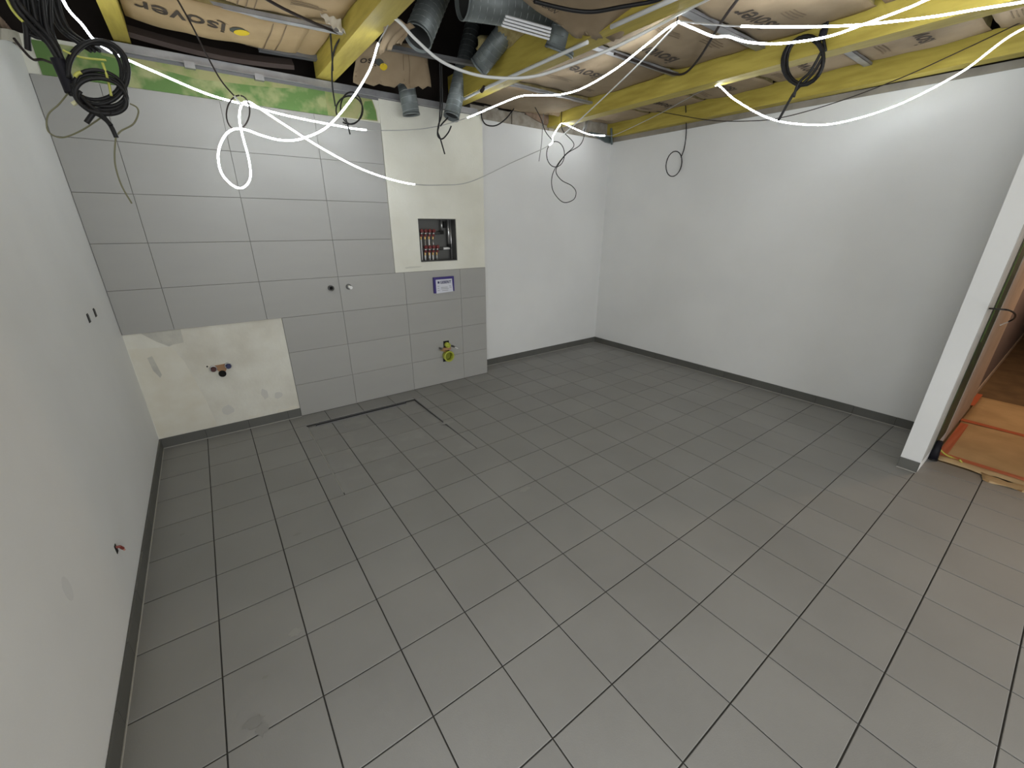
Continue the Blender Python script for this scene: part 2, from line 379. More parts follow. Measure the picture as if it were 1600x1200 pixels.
blob([(1.82, 1.238), (1.96, 1.243), (1.99, 1.252), (1.86, 1.256), (1.81, 1.25)], YB - .010, .0006).build('dust_smear', mat('dust', (.57, .565, .5), .9), wall_back)

wr = MB().hexa([(xr(1.75), 1.75, 0), (xr(-2.05), -2.05, 0), (5.1, -2.05, 0), (5.1, 1.75, 0), (xr(1.75), 1.75, 2.60), (xr(-2.05), -2.05, 2.60), (5.1, -2.05, 2.60), (5.1, 1.75, 2.60)])
wr.v = wr.v; wall_right = wr.build('wall_right', M_wall, origin=(xr(0), 0, 0)); tag(wall_right, 'long plain white wall facing the cable bundle side', 'wall', kind='structure')
w2 = MB().box(2.708, 5.0, YB2, 1.76, 0, 2.62).build('wall_corner', M_wall, origin=(2.708, YB2, 0)); tag(w2, 'plain white recessed wall beside the tiled wall', 'wall', kind='structure')
for k_ in range(6):
    MB().box(2.712 + k_ * .17, 2.878 + k_ * .17, YB2 - .004 + .006 * (k_ % 3), 1.76, 2.62, 2.73 + .012 * (k_ % 2)).build('rough_block', mat('rough_grey_render', (.36, .33, .28), .95, rgb2=(.24, .21, .17), scale=12, bump=.7, bscale=30), w2)
MB().box(3.74, 4.70, YB2 + .01, 1.76, 2.62, 2.80).build('rough_block', MATS['rough_grey_render'], w2)
wst = MB().box(4.06, 4.40, -2.108, -2.0, 0, 2.62).box(4.40, 5.1, -2.085, -2.0, 0, 2.62)
wst = wst.build('wall_doorway', M_wall, origin=(4.06, -2.05, 0)); tag(wst, 'narrow white wall end standing beside the open doorway', 'wall', kind='structure')
wf = MB().box(XL - .14, .05, -6.2, -6.1, 0, 2.65).box(2.25, 2.75, -6.2, -6.1, 0, 2.65).box(3.85, 4.2, -6.2, -6.1, 0, 2.65).box(.05, 3.85, -6.2, -6.1, 0, .08).box(.05, 3.85, -6.2, -6.1, 2.18, 2.65).box(4.06, 4.2, -6.1, -3.05, 0, 2.65).box(4.06, 4.4, -3.05, -2.108, 2.25, 2.65)
wf = wf.build('wall_front', M_wall, origin=(2, -6.1, 0)); tag(wf, 'white wall behind the viewer and over the doorway', 'wall', kind='structure')
for k_, (wx, hw) in enumerate(((1.15, 1.1), (3.3, .55))):  # unseen frames added around the fill lights
    fr_ = MB().box(wx - hw, wx - hw + .06, -6.12, -6.105, .08, 2.18).box(wx + hw - .06, wx + hw, -6.12, -6.105, .08, 2.18).box(wx - hw + .06, wx + hw - .06, -6.12, -6.105, .08, .14).box(wx - hw + .06, wx + hw - .06, -6.12, -6.105, 2.12, 2.18).box(wx - .02, wx + .02, -6.12, -6.105, .14, 2.12)
    tag(fr_.build('window_%d' % (k_ + 1), mat('window_frame_white', (.8, .8, .8), .5)), 'tall white framed glazed door behind the viewer, %s' % ('by the near wall' if k_ == 0 else 'by the doorway side'), 'window', kind='structure')
fr_ = MB().box(XL - .02, XL - .005, -3.9, -3.84, .08, 2.18).box(XL - .02, XL - .005, -1.96, -1.9, .08, 2.18).box(XL - .02, XL - .005, -3.84, -1.96, .08, .14).box(XL - .02, XL - .005, -3.84, -1.96, 2.12, 2.18).box(XL - .02, XL - .005, -2.92, -2.88, .14, 2.12)  # unseen frame added for the side fill light
tag(fr_.build('window_3', mat('window_frame_white', (.8, .8, .8), .5)), 'tall white framed glazed door in the near wall behind the viewer', 'window', kind='structure')
MB().box(4.075, 4.36, -2.1105, -2.106, .085, 2.25).build('raw_board_edge', mat('raw_grey_board', (.42, .42, .40), .9, rgb2=(.34, .34, .32), scale=7), wst)
# corridor
cf = MB().box(4.40, 12.2, -3.4, -2.06, -.12, -.003).build('floor_corridor', M_cfloor, origin=(4.4, -2.7, 0)); tag(cf, 'brown bare floor of the corridor beyond the doorway', 'floor', kind='structure')
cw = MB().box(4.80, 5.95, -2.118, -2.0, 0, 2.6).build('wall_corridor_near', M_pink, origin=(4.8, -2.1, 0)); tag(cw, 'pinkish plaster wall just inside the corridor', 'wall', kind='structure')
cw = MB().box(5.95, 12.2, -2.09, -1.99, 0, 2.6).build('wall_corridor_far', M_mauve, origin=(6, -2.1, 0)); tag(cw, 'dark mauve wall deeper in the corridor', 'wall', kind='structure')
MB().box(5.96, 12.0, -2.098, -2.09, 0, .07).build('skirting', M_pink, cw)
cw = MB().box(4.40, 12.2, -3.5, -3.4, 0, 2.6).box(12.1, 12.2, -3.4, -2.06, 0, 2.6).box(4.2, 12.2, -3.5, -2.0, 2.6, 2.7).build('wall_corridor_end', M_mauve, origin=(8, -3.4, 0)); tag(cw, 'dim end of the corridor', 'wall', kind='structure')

# baseboards
def base_run(name, label, a, b, nrm, joints):
    a, b, nrm = Vector(a), Vector(b), Vector(nrm).normalized(); L_ = (b - a).length; t = (b - a).normalized()
    def slab(s0, s1, d0, d1, z0, z1):
        q = []
        for z in (z0, z1):
            for s_, d_ in ((s0, d0), (s1, d0), (s1, d1), (s0, d1)):
                p = a + t * s_ + nrm * d_; q.append((p.x, p.y, z))
        return MB().hexa(q)
    root = slab(0, L_, -.002, .007, -.002, .078).build(name, M_grout, origin=a); tag(root, label, 'baseboard', kind='structure')
    js = [0] + [s for s in joints if 0.02 < s < L_ - .02] + [L_]
    for k in range(len(js) - 1):
        slab(js[k] + .0015, js[k + 1] - .0015, .001, .0095 + random.uniform(0, .0008), .001, .080 + random.uniform(-.001, .001)).build('baseboard_tile', M_base, root)
    MB().tube([a + nrm * .012 + Vector((0, 0, .002)), b + nrm * .012 + Vector((0, 0, .002))], .0032, 6).build('sealant_bead', M_seal, root)
    return root
base_run('baseboard_left', 'dark tile baseboard along the near white wall', (XL, -6.1, 0), (XL, YB - .004, 0), (1, 0, 0), [6.1 + k * .3 + .004 for k in range(-14, 5)])
base_run('baseboard_back', 'dark tile baseboard under the bare cream plaster', (XL, YB - .004, 0), (.703, YB - .004, 0), (0, -1, 0), [.29, .59, .89])
base_run('baseboard_corner', 'dark tile baseboard along the recessed white wall', (2.71, YB2, 0), (xr(YB2), YB2, 0), (0, -1, 0), [.29 + k * .3 for k in range(8)])
base_run('baseboard_right', 'dark tile baseboard along the long white wall', (xr(YB2), YB2, 0), (xr(-2.0), -2.0, 0), (-1, -.034, 0), [.145 + k * .3 for k in range(14)])
base_run('baseboard_doorway', 'short dark tile baseboard on the wall end at the doorway', (4.06, -2.0, 0), (4.06, -2.108, 0), (-1, 0, 0), [])

# ------------------------------------------------------------------ setting: roof void and joists
ce = MB().box(XL - .2, 5.2, -6.2, 1.9, 3.45, 3.55).box(XL - .2, 5.2, 1.78, 1.9, 2.62, 3.45).box(XL - .24, XL - .14, -6.2, 1.9, 2.6, 3.45).box(5.1, 5.2, -6.2, 1.9, 2.6, 3.45).box(XL - .2, 5.2, -6.3, -6.2, 2.6, 3.45)
ceiling = ce.build('ceiling', M_deck, origin=(2, -1, 3.45)); tag(ceiling, 'dark open roof void above the joists', 'ceiling', kind='structure')
ZJ = 2.65
JO = [(.125, .205, 'yellow timber joist beside the cable bundle'), (1.255, 1.385, 'yellow timber joist above the hanging light loop'),
      (2.375, 2.520, 'yellow timber joist carrying the highest light cord tie'), (3.715, 3.845, 'long yellow timber joist over the thick black cable coil'),
      (4.70, 4.82, 'yellow timber joist lying on top of the long white wall')]
for k, (x0, x1, lb) in enumerate(JO):
    h = .20 if k != 4 else .16
    tag(MB().box(x0, x1, -6.1, (YB + .02) if k < 3 else 1.70, ZJ, ZJ + h).build('roof_joist', M_wood), lb, 'joist', 'timber roof joists')
# sill plate on the long wall
tag(MB().hexa([(xr(1.6) - .01, 1.6, 2.60), (xr(-2) - .01, -2.0, 2.60), (5.0, -2.0, 2.60), (5.0, 1.6, 2.60), (xr(1.6) - .01, 1.6, 2.65), (xr(-2) - .01, -2.0, 2.65), (5.0, -2.0, 2.65), (5.0, 1.6, 2.65)]).build('wall_plate', mat('grey_weathered_wood', (.30, .27, .23), .8, rgb2=(.22, .2, .17), scale=6)), 'grey board under the joist on the long white wall', 'board')

# ------------------------------------------------------------------ insulation batts with printed kraft facing
def batt(x0, x1, y0, y1, zc, sag, label, m, words=(), bars=(), tilt=0.0, lift=0.0, curl=0.0):
    def zf(x, y):
        u = (x - x0) / (x1 - x0); v = (y - y0) / (y1 - y0)
        e = (4 * u * (1 - u)) ** .5 if 0 < u < 1 else 0
        f = (4 * v * (1 - v)) ** .5 if 0 < v < 1 else 0
        return zc - sag * (.35 * e + .65 * f * (.4 + .6 * e)) + tilt * (v - .5) + curl * max(0, v - .72) ** 2 + .004 * math.sin(9 * x + 5 * y) + .003 * math.sin(23 * x - 17 * y)
    t = thing('insulation_batt', ((x0 + x1) / 2, (y0 + y1) / 2, zc), label, 'insulation', 'kraft faced insulation batts')
    MB().sheet(lambda u, v: (x0 + (x1 - x0) * u, y0 + (y1 - y0) * v, zf(x0 + (x1 - x0) * u, y0 + (y1 - y0) * v)), 22, 16, -.003).build('paper_facing', m, t, True)
    MB().sheet(lambda u, v: (x0 + .01 + (x1 - x0 - .02) * u, y0 + .01 + (y1 - y0 - .02) * v, zf(x0 + (x1 - x0) * u, y0 + (y1 - y0) * v) + .006), 10, 8, -.14).build('wool', M_wool, t)
    for (body, size, cx, cy, mm) in words:
        vs, fs = text_mesh(body, size)
        if not vs: continue
        mx = max(v.x for v in vs) / 2
        pts = [(cx - (v.x - mx), cy + v.y * 1.25) for v in vs]
        MB().add([(a, b, zf(a, b) - .003) for a, b in pts], fs).build('print', mm, t)
    for (bx0, bx1, by0, by1, mm) in bars:
        b_ = MB(); n = max(1, int(max(abs(bx1 - bx0), abs(by1 - by0)) / .05))
        b_.sheet(lambda u, v: (bx0 + (bx1 - bx0) * u, by0 + (by1 - by0) * v, zf(bx0 + (bx1 - bx0) * u, by0 + (by1 - by0) * v) - .003), n, n, .0005)
        b_.build('print', mm, t)
    return t, zf
def dots(t, zf, cx, cy, r):
    for dx, dy, mm, dz in ((0, 0, M_pblk, .0032), (.022, .022, M_pyel, .0042)):
        q = [(cx + dx + r * math.cos(a * .3491), cy + dy + r * math.sin(a * .3491)) for a in range(18)]
        MB().add([(a, b, zf(a, b) - dz) for a, b in q], [tuple(range(18))]).build('print_dot', mm, t)
IS = 'isover'
def smalls(x0, y0, n=4, w=.26):
    return [(x0, x0 + w * random.uniform(.6, 1), y0 + k * .022, y0 + k * .022 + .007, M_printl) for k in range(n)]
# bay beside the cable bundle
t, zf = batt(.215, 1.10, .80, 1.36, 2.735, .03, 'kraft insulation batt with the largest dark print and yellow dot', M_kraft,
             [(IS, .165, .475, .945, M_print)], [(.90, .905, .82, 1.34, M_printl), (.97, .975, .82, 1.34, M_printl)] + smalls(.80, 1.24, 3, .08), curl=.3)
dots(t, zf, .735, 1.00, .042)
MB().add([(x, y, zf(x, y) - .0032) for x, y in ((.665, .935), (.69, .945), (.655, .92), (.63, .912), (.628, .922))], [(0, 1, 2, 3, 4)]).build('print', M_print, t)
batt(.215, 1.25, .18, .78, 2.765, .03, 'kraft insulation batt above the grey profile near the big print', M_kraft, [], [(.72, .725, .2, .76, M_printl), (.80, .805, .2, .76, M_printl), (.76, .765, .2, .76, M_printl)] + smalls(.95, .5, 3, .2))
batt(1.02, 1.25, .80, 1.38, 2.775, .02, 'narrow kraft insulation piece tucked against the timber joist', M_kraft)
batt(.215, 1.25, -.46, .15, 2.77, .03, 'kraft insulation batt over the viewer by the cable bundle', M_kraft)
# bay of the highest light tie
L1 = [(1.00, 1.62, 'kraft insulation batt at the far recessed corner', 2.765, .05), (.08, .98, 'kraft insulation batt printed behind the bright hanging light', 2.80, .035), (-.58, .04, 'kraft insulation batt printed above the tied light cord', 2.80, .035), (-1.24, -.63, 'kraft insulation batt at the upper edge beyond the black cable', 2.80, .035)]
for k, (y0, y1, lb, zc, sg) in enumerate(L1):
    wd = [] if k == 0 else [(IS, .155, 3.22 if k > 1 else 3.02, {1: .37, 2: -.19, 3: -.86}[k], M_print)]
    br = [] if k == 0 else smalls(2.85, {1: .62, 2: -.42, 3: -1.08}[k], 3, .3) + smalls(3.25, {1: .72, 2: -.5, 3: -1.0}[k], 4, .25)
    batt(2.535, 3.70, y0, y1, zc, sg, lb, M_kraft2, wd, br)
# bay along the long wall
L2 = [(1.02, 1.62, 'kraft insulation batt near the slate corner bracket'), (.36, .98, 'kraft insulation batt over the small wire loop'), (-.28, .32, 'kraft insulation batt behind the second light tie'), (-.92, -.32, 'kraft insulation batt behind the thick black cable coil'), (-1.58, -.97, 'kraft insulation batt over the sagging light cord'), (-2.2, -1.62, 'kraft insulation batt at the extreme upper corner')]
for k, (y0, y1, lb) in enumerate(L2):
    batt(3.86, 4.685, y0, y1, 2.80, .03, lb, M_kraft2, [(IS, .13, 4.33, y0 + .22, M_print)] if k not in (0,) else [], smalls(4.0, y0 + .08, 3, .3) + smalls(4.3, y0 + .45, 3, .22))
# rest of the boards over the viewer
for (x0, x1, y0, y1, lb) in ((2.535, 3.70, -6.1, -1.28, 'kraft insulation lining over the viewer between middle joists'), (.215, 1.25, -6.1, -.5, 'kraft insulation lining over the viewer by the near wall'), (3.86, 4.685, -6.1, -2.24, 'kraft insulation lining over the viewer by the doorway'), (1.40, 2.36, -6.1, -.85, 'kraft insulation lining over the viewer past the duct void')):
    tag(MB().box(x0, x1, y0, y1, 2.80, 2.82).build('insulation_lining', M_kraft2), lb, 'insulation')
# torn paper sheets
def sheet_thing(name, quad, m, label, cat, bulge=.03, nu=16, nv=10, rag=.012, words=()):
    a, b, c, d = [Vector(q) for q in quad]      # a-b top edge, d-c bottom edge
    n = (b - a).cross(d - a).normalized(); random.seed(len(label))
    rg = [random.uniform(-1, 1) for _ in range(nu + 1)]
    def fn(u, v):
        p = a.lerp(b, u).lerp(d.lerp(c, u), v)
        k = rg[int(round(u * nu))] * rag * (v ** 6)
        return p + n * (bulge * math.sin(math.pi * v) * (.6 + .4 * math.sin(7 * u)) + .008 * math.sin(17 * u + 9 * v)) + (d - a).normalized() * k
    t = thing(name, tuple((a + b + c + d) / 4), label, cat)
    MB().sheet(fn, nu, nv, .002).build('paper', m, t, True)
    return t, fn, n
t, fn, n_ = sheet_thing('torn_insulation_paper', (at(560, 62, y=1.0), at(668, 70, y=1.0), at(674, 138, y=1.12), at(552, 128, y=1.12)), M_kraft2, 'torn kraft paper hanging down below the open duct end', 'paper', .02, rag=.02)
def onto(t, fn, n_, u0, v0, du, dv, body, size, mm, off=.004, flip=1):
    vs, fs = text_mesh(body, size)
    MB().add([Vector(fn(u0 + du * v.x, v0 + dv * v.y)) + n_ * off * flip for v in vs], fs).build('print', mm, t)
F1s = 1 if n_.dot(CAM - Vector(fn(.5, .5))) > 0 else -1
onto(t, fn, n_, .28, .42, -1, 1.3, 'iso', .2, M_print, .006, F1s)
for cu, cv, mm, of in ((.31, .49, M_pblk, .006), (.36, .58, M_pyel, .007)):
    MB().add([Vector(fn(cu + .05 * math.cos(a * .4), cv + .085 * math.sin(a * .4))) + n_ * of * F1s for a in range(16)], [tuple(range(16))]).build('print_dot', mm, t)
for cu in (.62, .70): 
    MB().add([Vector(fn(cu + q[0], q[1])) + n_ * .006 * F1s for q in ((0, .25), (.008, .25), (.008, .55), (.008, .9), (0, .9), (0, .55))], [(0, 1, 2, 5), (5, 2, 3, 4)]).build('print', M_printl, t)
sheet_thing('torn_insulation_paper', (at(605, 25, z=2.66), at(648, 40, z=2.70), at(632, 62, z=2.62), at(592, 85, z=2.60)), M_kraft2, 'small ragged kraft paper flap beside the first duct mouth', 'paper', .012, rag=.02)
t, fn, n_ = sheet_thing('torn_insulation_paper', (at(768, -30, z=2.72), at(1035, -30, z=2.70), at(968, 62, z=2.64), at(893, 56, z=2.66)), M_kraft2, 'large drooping kraft paper flap printed and crossed by a black cable', 'paper', .02, rag=.015)
F2s = 1 if n_.dot(CAM - Vector(fn(.5, .5))) > 0 else -1
def onpix(t, body, p0, p1, size, mm, z, flipy=1):
    """print along a measured baseline on the sheet level z"""
    a, b = at(*p0, z=z), at(*p1, z=z); ux = (b - a).normalized(); uy = Vector((0, 0, -1)).cross(ux).normalized() * flipy
    vs, fs = text_mesh(body, size); L_ = max(v.x for v in vs); k = (b - a).length / L_
    MB().add([a + ux * v.x * k + uy * v.y * k for v in vs], fs).build('print', mm, t)
onpix(t, 'SAINT-GOBAIN', (797, -16), (866, 21), .1, M_print, 2.585, 1)
sheet_thing('curled_insulation_paper', (at(770, 140, y=1.35), at(900, 150, y=1.35), at(880, 182, y=1.45), at(800, 172, y=1.5)), M_kraft2, 'crumpled pale paper edge at the far joist ends', 'paper', .04)
sheet_thing('torn_insulation_paper', (at(500, 20, z=2.74), at(532, 30, z=2.74), at(540, 52, z=2.69), at(512, 38, z=2.69)), mat('torn_white_paper', (.6, .56, .48), .8), 'white torn paper scrap at the profile end', 'paper', .01)
# loose wool lying on the joist
wm = MB(); p0, p1 = Vector((2.30, .55, 2.86)), Vector((2.25, -.2, 2.9))
wm.sheet(lambda u, v: (2.27 + .095 * u, .0 + .80 * v, 2.88 - .07 * u + .02 * math.sin(5 * v) + .006 * math.sin(31 * u + 19 * v)), 10, 24, -.06)
tag(wm.build('loose_wool', M_wool, None, True), 'loose yellowish glass wool beside the duct void', 'insulation')
tag(MB().sheet(lambda u, v: (.20 + .9 * u, 1.375 + .05 * v, 2.69 - .03 * math.sin(3 * u) + .05 * v), 10, 3, .03).build('dark_lath', mat('dark_lath', (.05, .035, .03), .9)), 'dark wooden lath in the shadow above the long metal track', 'lath')  # dark strip across the gap above the track

# ------------------------------------------------------------------ metal profiles
def channel(name, a, b, w_, h_, m, label, clips=()):
    a, b = Vector(a), Vector(b); t_ = (b - a).normalized(); s_ = t_.cross(Vector((0, 0, 1))).normalized(); u_ = s_.cross(t_).normalized(); th = .0022
    root = thing(name, tuple((a + b) / 2), label, 'profile', 'ceiling metal profiles')
    def bar(s0, s1, u0, u1, nm):
        q = []
        for e in (a, b):
            for ss, uu in ((s0, u0), (s1, u0), (s1, u1), (s0, u1)): q.append(e + s_ * ss + u_ * uu)
        MB().hexa(q).build(nm, m, root)
    bar(-w_ / 2, w_ / 2, 0, th, 'web'); bar(-w_ / 2, -w_ / 2 + th, 0, h_, 'flange'); bar(w_ / 2 - th, w_ / 2, 0, h_, 'flange')
    return root
tr = thing('wall_track', (1.3, YB - .02, 2.58), 'long grey metal track running above the green strip and tiles', 'track')
MB().box(.02, 2.66, YB - .012, YB - .008, 2.592, 2.640).build('upper_flange', M_zinc, tr)
MB().box(.02, 2.66, YB - .040, YB - .012, 2.588, 2.592).build('web', M_zinc, tr)
MB().box(.02, 2.66, YB - .009, YB - .006, 2.572, 2.592).build('back_flange', M_zincd, tr)
for x in (.475, .865):
    MB().box(x - .028, x + .028, YB - .044, YB - .010, 2.562, 2.598).build('joint_clip', M_zinc, tr)
channel('metal_profile', at(285, 3, z=2.73), at(548, 56, z=2.70), .045, .022, M_zinc, 'pale grey profile crossing the printed kraft batt by the bundle')
channel('metal_profile', at(590, 74, y=.98), at(745, 104, y=.9), .05, .024, M_zincd, 'dark profile passing behind the torn hanging paper')
channel('metal_profile', (2.53, .06, 2.765), (3.71, .05, 2.765), .05, .018, M_zinc, 'flat strip under the batt joint nearest the hanging light')
channel('metal_profile', (2.53, -.60, 2.765), (3.71, -.61, 2.765), .06, .018, M_zinc, 'flat strip under the batt joint beyond the black cable')
channel('metal_profile', (2.70, .99, 2.745), (3.71, .99, 2.745), .05, .018, M_zinc, 'flat strip under the batt joint at the far corner')
channel('metal_profile', (3.85, -.945, 2.77), (4.70, -.945, 2.77), .05, .018, M_zinc, 'flat strip under the batt joint over the thick coil')
channel('metal_profile', at(405, 80, y=1.36), at(500, 96, y=1.36), .05, .03, M_zincd, 'short dark profile stub under the joist end')
cp = thing('aluminium_strips', tuple(at(830, 40, z=2.78)), 'bundle of bright aluminium strips beside the ducts', 'profile')
for k in range(4):
    a, b = at(790 - 2 * k, 25 + 4.8 * k, z=2.68 - .004 * k), at(861 - 1 * k, 45 + 5.2 * k, z=2.68 - .004 * k)
    MB().tube([a, b], .0072, 4).build('strip', M_alu, cp)
cp = thing('conduit', tuple(at(800, 110, x=2.365)), 'thin pale conduit running along the joist beside the duct void', 'conduit')
MB().tube(spline([at(725, 155, x=2.362), at(765, 135, x=2.362), at(860, 92, x=2.362), at(918, 66, x=2.362)], 4), .011, 8).build('tube', M_cord, cp, True)
MB().tube([at(752, 143, x=2.352), at(757, 136, x=2.352)], .014, 8).build('clip', M_brown, cp)
tag(MB().tube([at(955, 42, x=2.365), at(1040, 4, x=2.365), at(1090, -18, x=2.365)], .012, 8).build('conduit', M_cord, None, True), 'pale conduit along the joist above the tied light cord', 'conduit')
br = thing('steel_bracket', (4.4, 1.6, 2.56), 'slate coloured steel corner bracket under the far joist end', 'bracket')
MB().prism([at(922, 206, y=1.60), at(955, 212, y=1.60), at(957, 224, y=1.60), at(948, 222, y=1.60)], (0, .03, 0)).build('plate', M_slate, br)
MB().tube([at(955, 200, y=1.57), at(956, 226, y=1.57)], .012, 6).build('bolt', M_slate, br)
rk = MB().prism([at(812, 160, y=1.63), at(868, 172, y=1.63), at(855, 196, y=1.63), at(842, 190, y=1.63), at(822, 178, y=1.63)], (0, .012, 0))
tag(rk.build('rough_render', M_brick), 'rough unpainted masonry patch above the recessed wall', 'masonry')
tag(MB().sheet(lambda u, v: at(0 + 62 * u, 44 + 18 * v + 30 * u * u, x=XL + .006 + .01 * math.sin(5 * u)), 6, 3, .004).build('foam_patch', mat('pale_foam', (.5, .47, .4), .9, bump=.6, bscale=40)), 'pale foam patch at the top of the near white wall', 'foam')

# ------------------------------------------------------------------ ventilation ducts
def duct(p0, p1, r, label, pitch=.045, name='ventilation_duct', dark=False):
    p0, p1 = Vector(p0), Vector(p1)
    root = thing(name, tuple(p0), label, 'duct', 'spiral ventilation ducts')
    MB().hollow(p0, p1, r, .004).build('pipe', M_duct, root, True)
    MB().hollow(p0 + (p1 - p0) * .03, p1, r - .0045, .0015).build('dark_lining', mat('dusty_duct_inside', (.035, .036, .035), .9), root, True)  # inner tube added, shade of the duct mouth put into its colour
    ax = (p1 - p0); L_ = ax.length; ax.normalize(); a = ax.orthogonal().normalized(); b = ax.cross(a)
    n = int(L_ / pitch * 14); pts = []
    for k in range(n + 1):
        q = 2 * math.pi * k / 14
        pts.append(p0 + ax * min(L_ - .004, .006 + L_ * k / n * .985) + a * (r + .0005) * math.cos(q) + b * (r + .0005) * math.sin(q))
    MB().tube(pts, .0018, 4).build('spiral_seam', M_ductd, root)
    MB().hollow(p0 - ax * .002, p0 + ax * .012, r + .003, .006).build('end_rim', M_duct, root, True)
    return root
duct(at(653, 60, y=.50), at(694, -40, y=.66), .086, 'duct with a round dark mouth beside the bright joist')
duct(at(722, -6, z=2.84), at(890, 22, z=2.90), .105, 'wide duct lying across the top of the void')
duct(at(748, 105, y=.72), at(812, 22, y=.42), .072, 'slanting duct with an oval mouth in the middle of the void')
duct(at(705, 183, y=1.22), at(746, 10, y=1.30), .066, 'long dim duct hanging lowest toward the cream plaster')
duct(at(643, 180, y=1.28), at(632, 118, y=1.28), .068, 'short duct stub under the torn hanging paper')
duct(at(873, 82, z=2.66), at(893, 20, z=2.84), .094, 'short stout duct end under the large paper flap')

# ------------------------------------------------------------------ light ropes
def rope(name, label, cps, r=.0052, ext0=None, ext1=None, ties=(), group='white light ropes'):
    pts = [at(q[0], q[1], z=q[2]) if q[2] > 2 else at(q[0], q[1], y=q[2]) for q in cps]; lit = [q[3] for q in cps[:-1]]
    if ext0: pts = [Vector(q) for q in ext0] + pts; lit = [lit[0]] * len(ext0) + lit
    if ext1: pts = pts + [Vector(q) for q in ext1]; lit = lit + [lit[-1]] * len(ext1)
    n = 9; sp = spline(pts, n)
    root = thing(name, tuple(pts[len(pts) // 2]), label, 'light rope' if any(lit) else 'cord', group)
    k = 0
    while k < len(lit):
        e = k
        while e + 1 < len(lit) and lit[e + 1] == lit[k]: e += 1
        seg = sp[k * n:(e + 1) * n + 1]
        MB().tube(seg, r if lit[k] else r * .72, 6).build('lit_tube' if lit[k] else 'unlit_cord', M_lit if lit[k] else (M_cordg if any(lit) else M_cord), root, True)
        k = e + 1
    for (px, py, y, ln) in ties:
        a = at(px, py, y=y)
        MB().tube([a + Vector((0, 0, -.012)), a + Vector((.004, 0, ln))], .004, 6).build('cable_tie', M_black, root)
    return root
rope('light_rope', 'white light rope from behind the cable bundle sweeping to the middle joist tie',
     [(96, -6, .55, 1), (128, 38, .68, 1), (165, 76, .80, 1), (260, 120, .98, 1), (330, 149, 1.05, 1), (390, 165, 1.1, 1), (450, 181, 1.14, 1), (520, 195, 1.18, 1), (572, 203, 1.2, 0), (640, 203, 1.2, 0), (685, 197, 1.15, 0), (730, 184, 1.08, 1), (775, 165, .95, 1), (815, 150, .82, 1), (850, 149, .68, 1), (880, 147, .55, 1), (912, 137, .36, 1), (960, 109, .05, 1), (1010, 70, -.30, 1), (1042, 45, -.58, 1), (1060, 34, -.70, 1)],
     ext0=[(4.0, -5.7, 2.6), (2.9, -5.5, 2.5), (1.6, -5.7, 2.55), (.4, -5.4, 2.6), (.2, -4.4, 2.5), (.30, -3.4, 2.60), (.24, -2.4, 2.56), (.16, -1.2, 2.60), (.10, -.1, 2.60)], ties=[(1058, 33, -.70, .16)])  # rope's unseen run behind the viewer, added to brighten the room
rope('light_rope', 'white light rope from the middle joist tie rising to the upper picture edge',
     [(1060, 34, 2.63, 1), (1085, 45, 2.62, 1), (1115, 57, 2.60, 1), (1137, 57, 2.60, 1), (1170, 66, 2.58, 1), (1220, 68, 2.57, 1), (1290, 58, 2.57, 1), (1350, 38, 2.58, 1), (1420, 12, 2.60, 1), (1470, -8, 2.61, 1)],
     ext1=[(3.35, -1.85, 2.62)])
rope('light_rope', 'straight white light rope just below the long joist near the upper edge',
     [(1062, 33, 2.63, 0), (1100, 37, 2.63, 0), (1158, 41, 2.63, 1), (1250, 42, 2.62, 1), (1340, 39, 2.62, 1), (1450, 27, 2.62, 1), (1530, 14, 2.62, 1), (1615, 0, 2.62, 1)],
     ext1=[(3.74, -2.1, 2.62)])
rope('light_rope', 'white light rope knotted in a loop on the thin wire ring',
     [(612, 26, .22, 0), (602, 48, .30, 0), (591, 68, .38, 1), (577, 110, .48, 1), (547, 158, .58, 1), (510, 199, .66, 1), (470, 217, .72, 1), (440, 219, .75, 1), (410, 212, .78, 1), (385, 203, .79, 1), (365, 202, .80, 1), (350, 214, .80, 1), (341, 240, .80, 1), (346, 270, .80, 1), (364, 290, .80, 1), (380, 293, .81, 1), (391, 278, .81, 1), (389, 250, .82, 1), (379, 212, .82, 1), (374, 185, .82, 1), (377, 165, .83, 1), (387, 159, .84, 1), (402, 167, .86, 1), (440, 192, .90, 1), (500, 230, .96, 1), (560, 262, 1.0, 1), (610, 280, 1.04, 1), (648, 288, 1.06, 0), (690, 289, 1.1, 0), (735, 284, 1.14, 0), (800, 254, 1.22, 0), (858, 227, 1.28, 1), (864, 213, 1.32, 1), (873, 198, 1.36, 1), (880, 193, 1.38, 1), (900, 202, 1.38, 1), (921, 210, 1.38, 1), (945, 212, 1.36, 0), (965, 209, 1.30, 0), (1030, 178, .70, 0), (1085, 148, .10, 0), (1117, 134, -.24, 1), (1126, 136, -.30, 1), (1150, 157, -.38, 1), (1200, 184, -.56, 1), (1250, 194, -.74, 1), (1310, 192, -.93, 1), (1400, 165, -1.2, 1), (1500, 114, -1.52, 1), (1610, 40, -1.82, 1)],
     ext1=[(4.15, -2.2, 2.60)], ties=[(1118, 133, -.25, .10), (606, 30, .24, .10)])
rope('white_cord', 'unlit white cord sagging from the bright joist across the ducts',
     [(611, 24, .20, 0), (628, 38, .16, 0), (650, 62, .14, 0), (690, 96, .12, 0), (740, 116, .08, 0), (790, 122, .0, 0), (840, 118, -.10, 0), (900, 98, -.28, 0), (960, 74, -.44, 0), (1020, 44, -.60, 0), (1060, 22, -.74, 0), (1115, -6, -.92, 0)], r=.0125, group='unlit white cords')
rope('white_cord', 'taut unlit white cord from the middle joist tie to the far corner tie',
     [(1060, 35, -.68, 0), (1000, 98, -.10, 0), (950, 146, .45, 0), (905, 188, 1.0, 0), (876, 214, 1.3, 0)], r=.0075, group='unlit white cords')

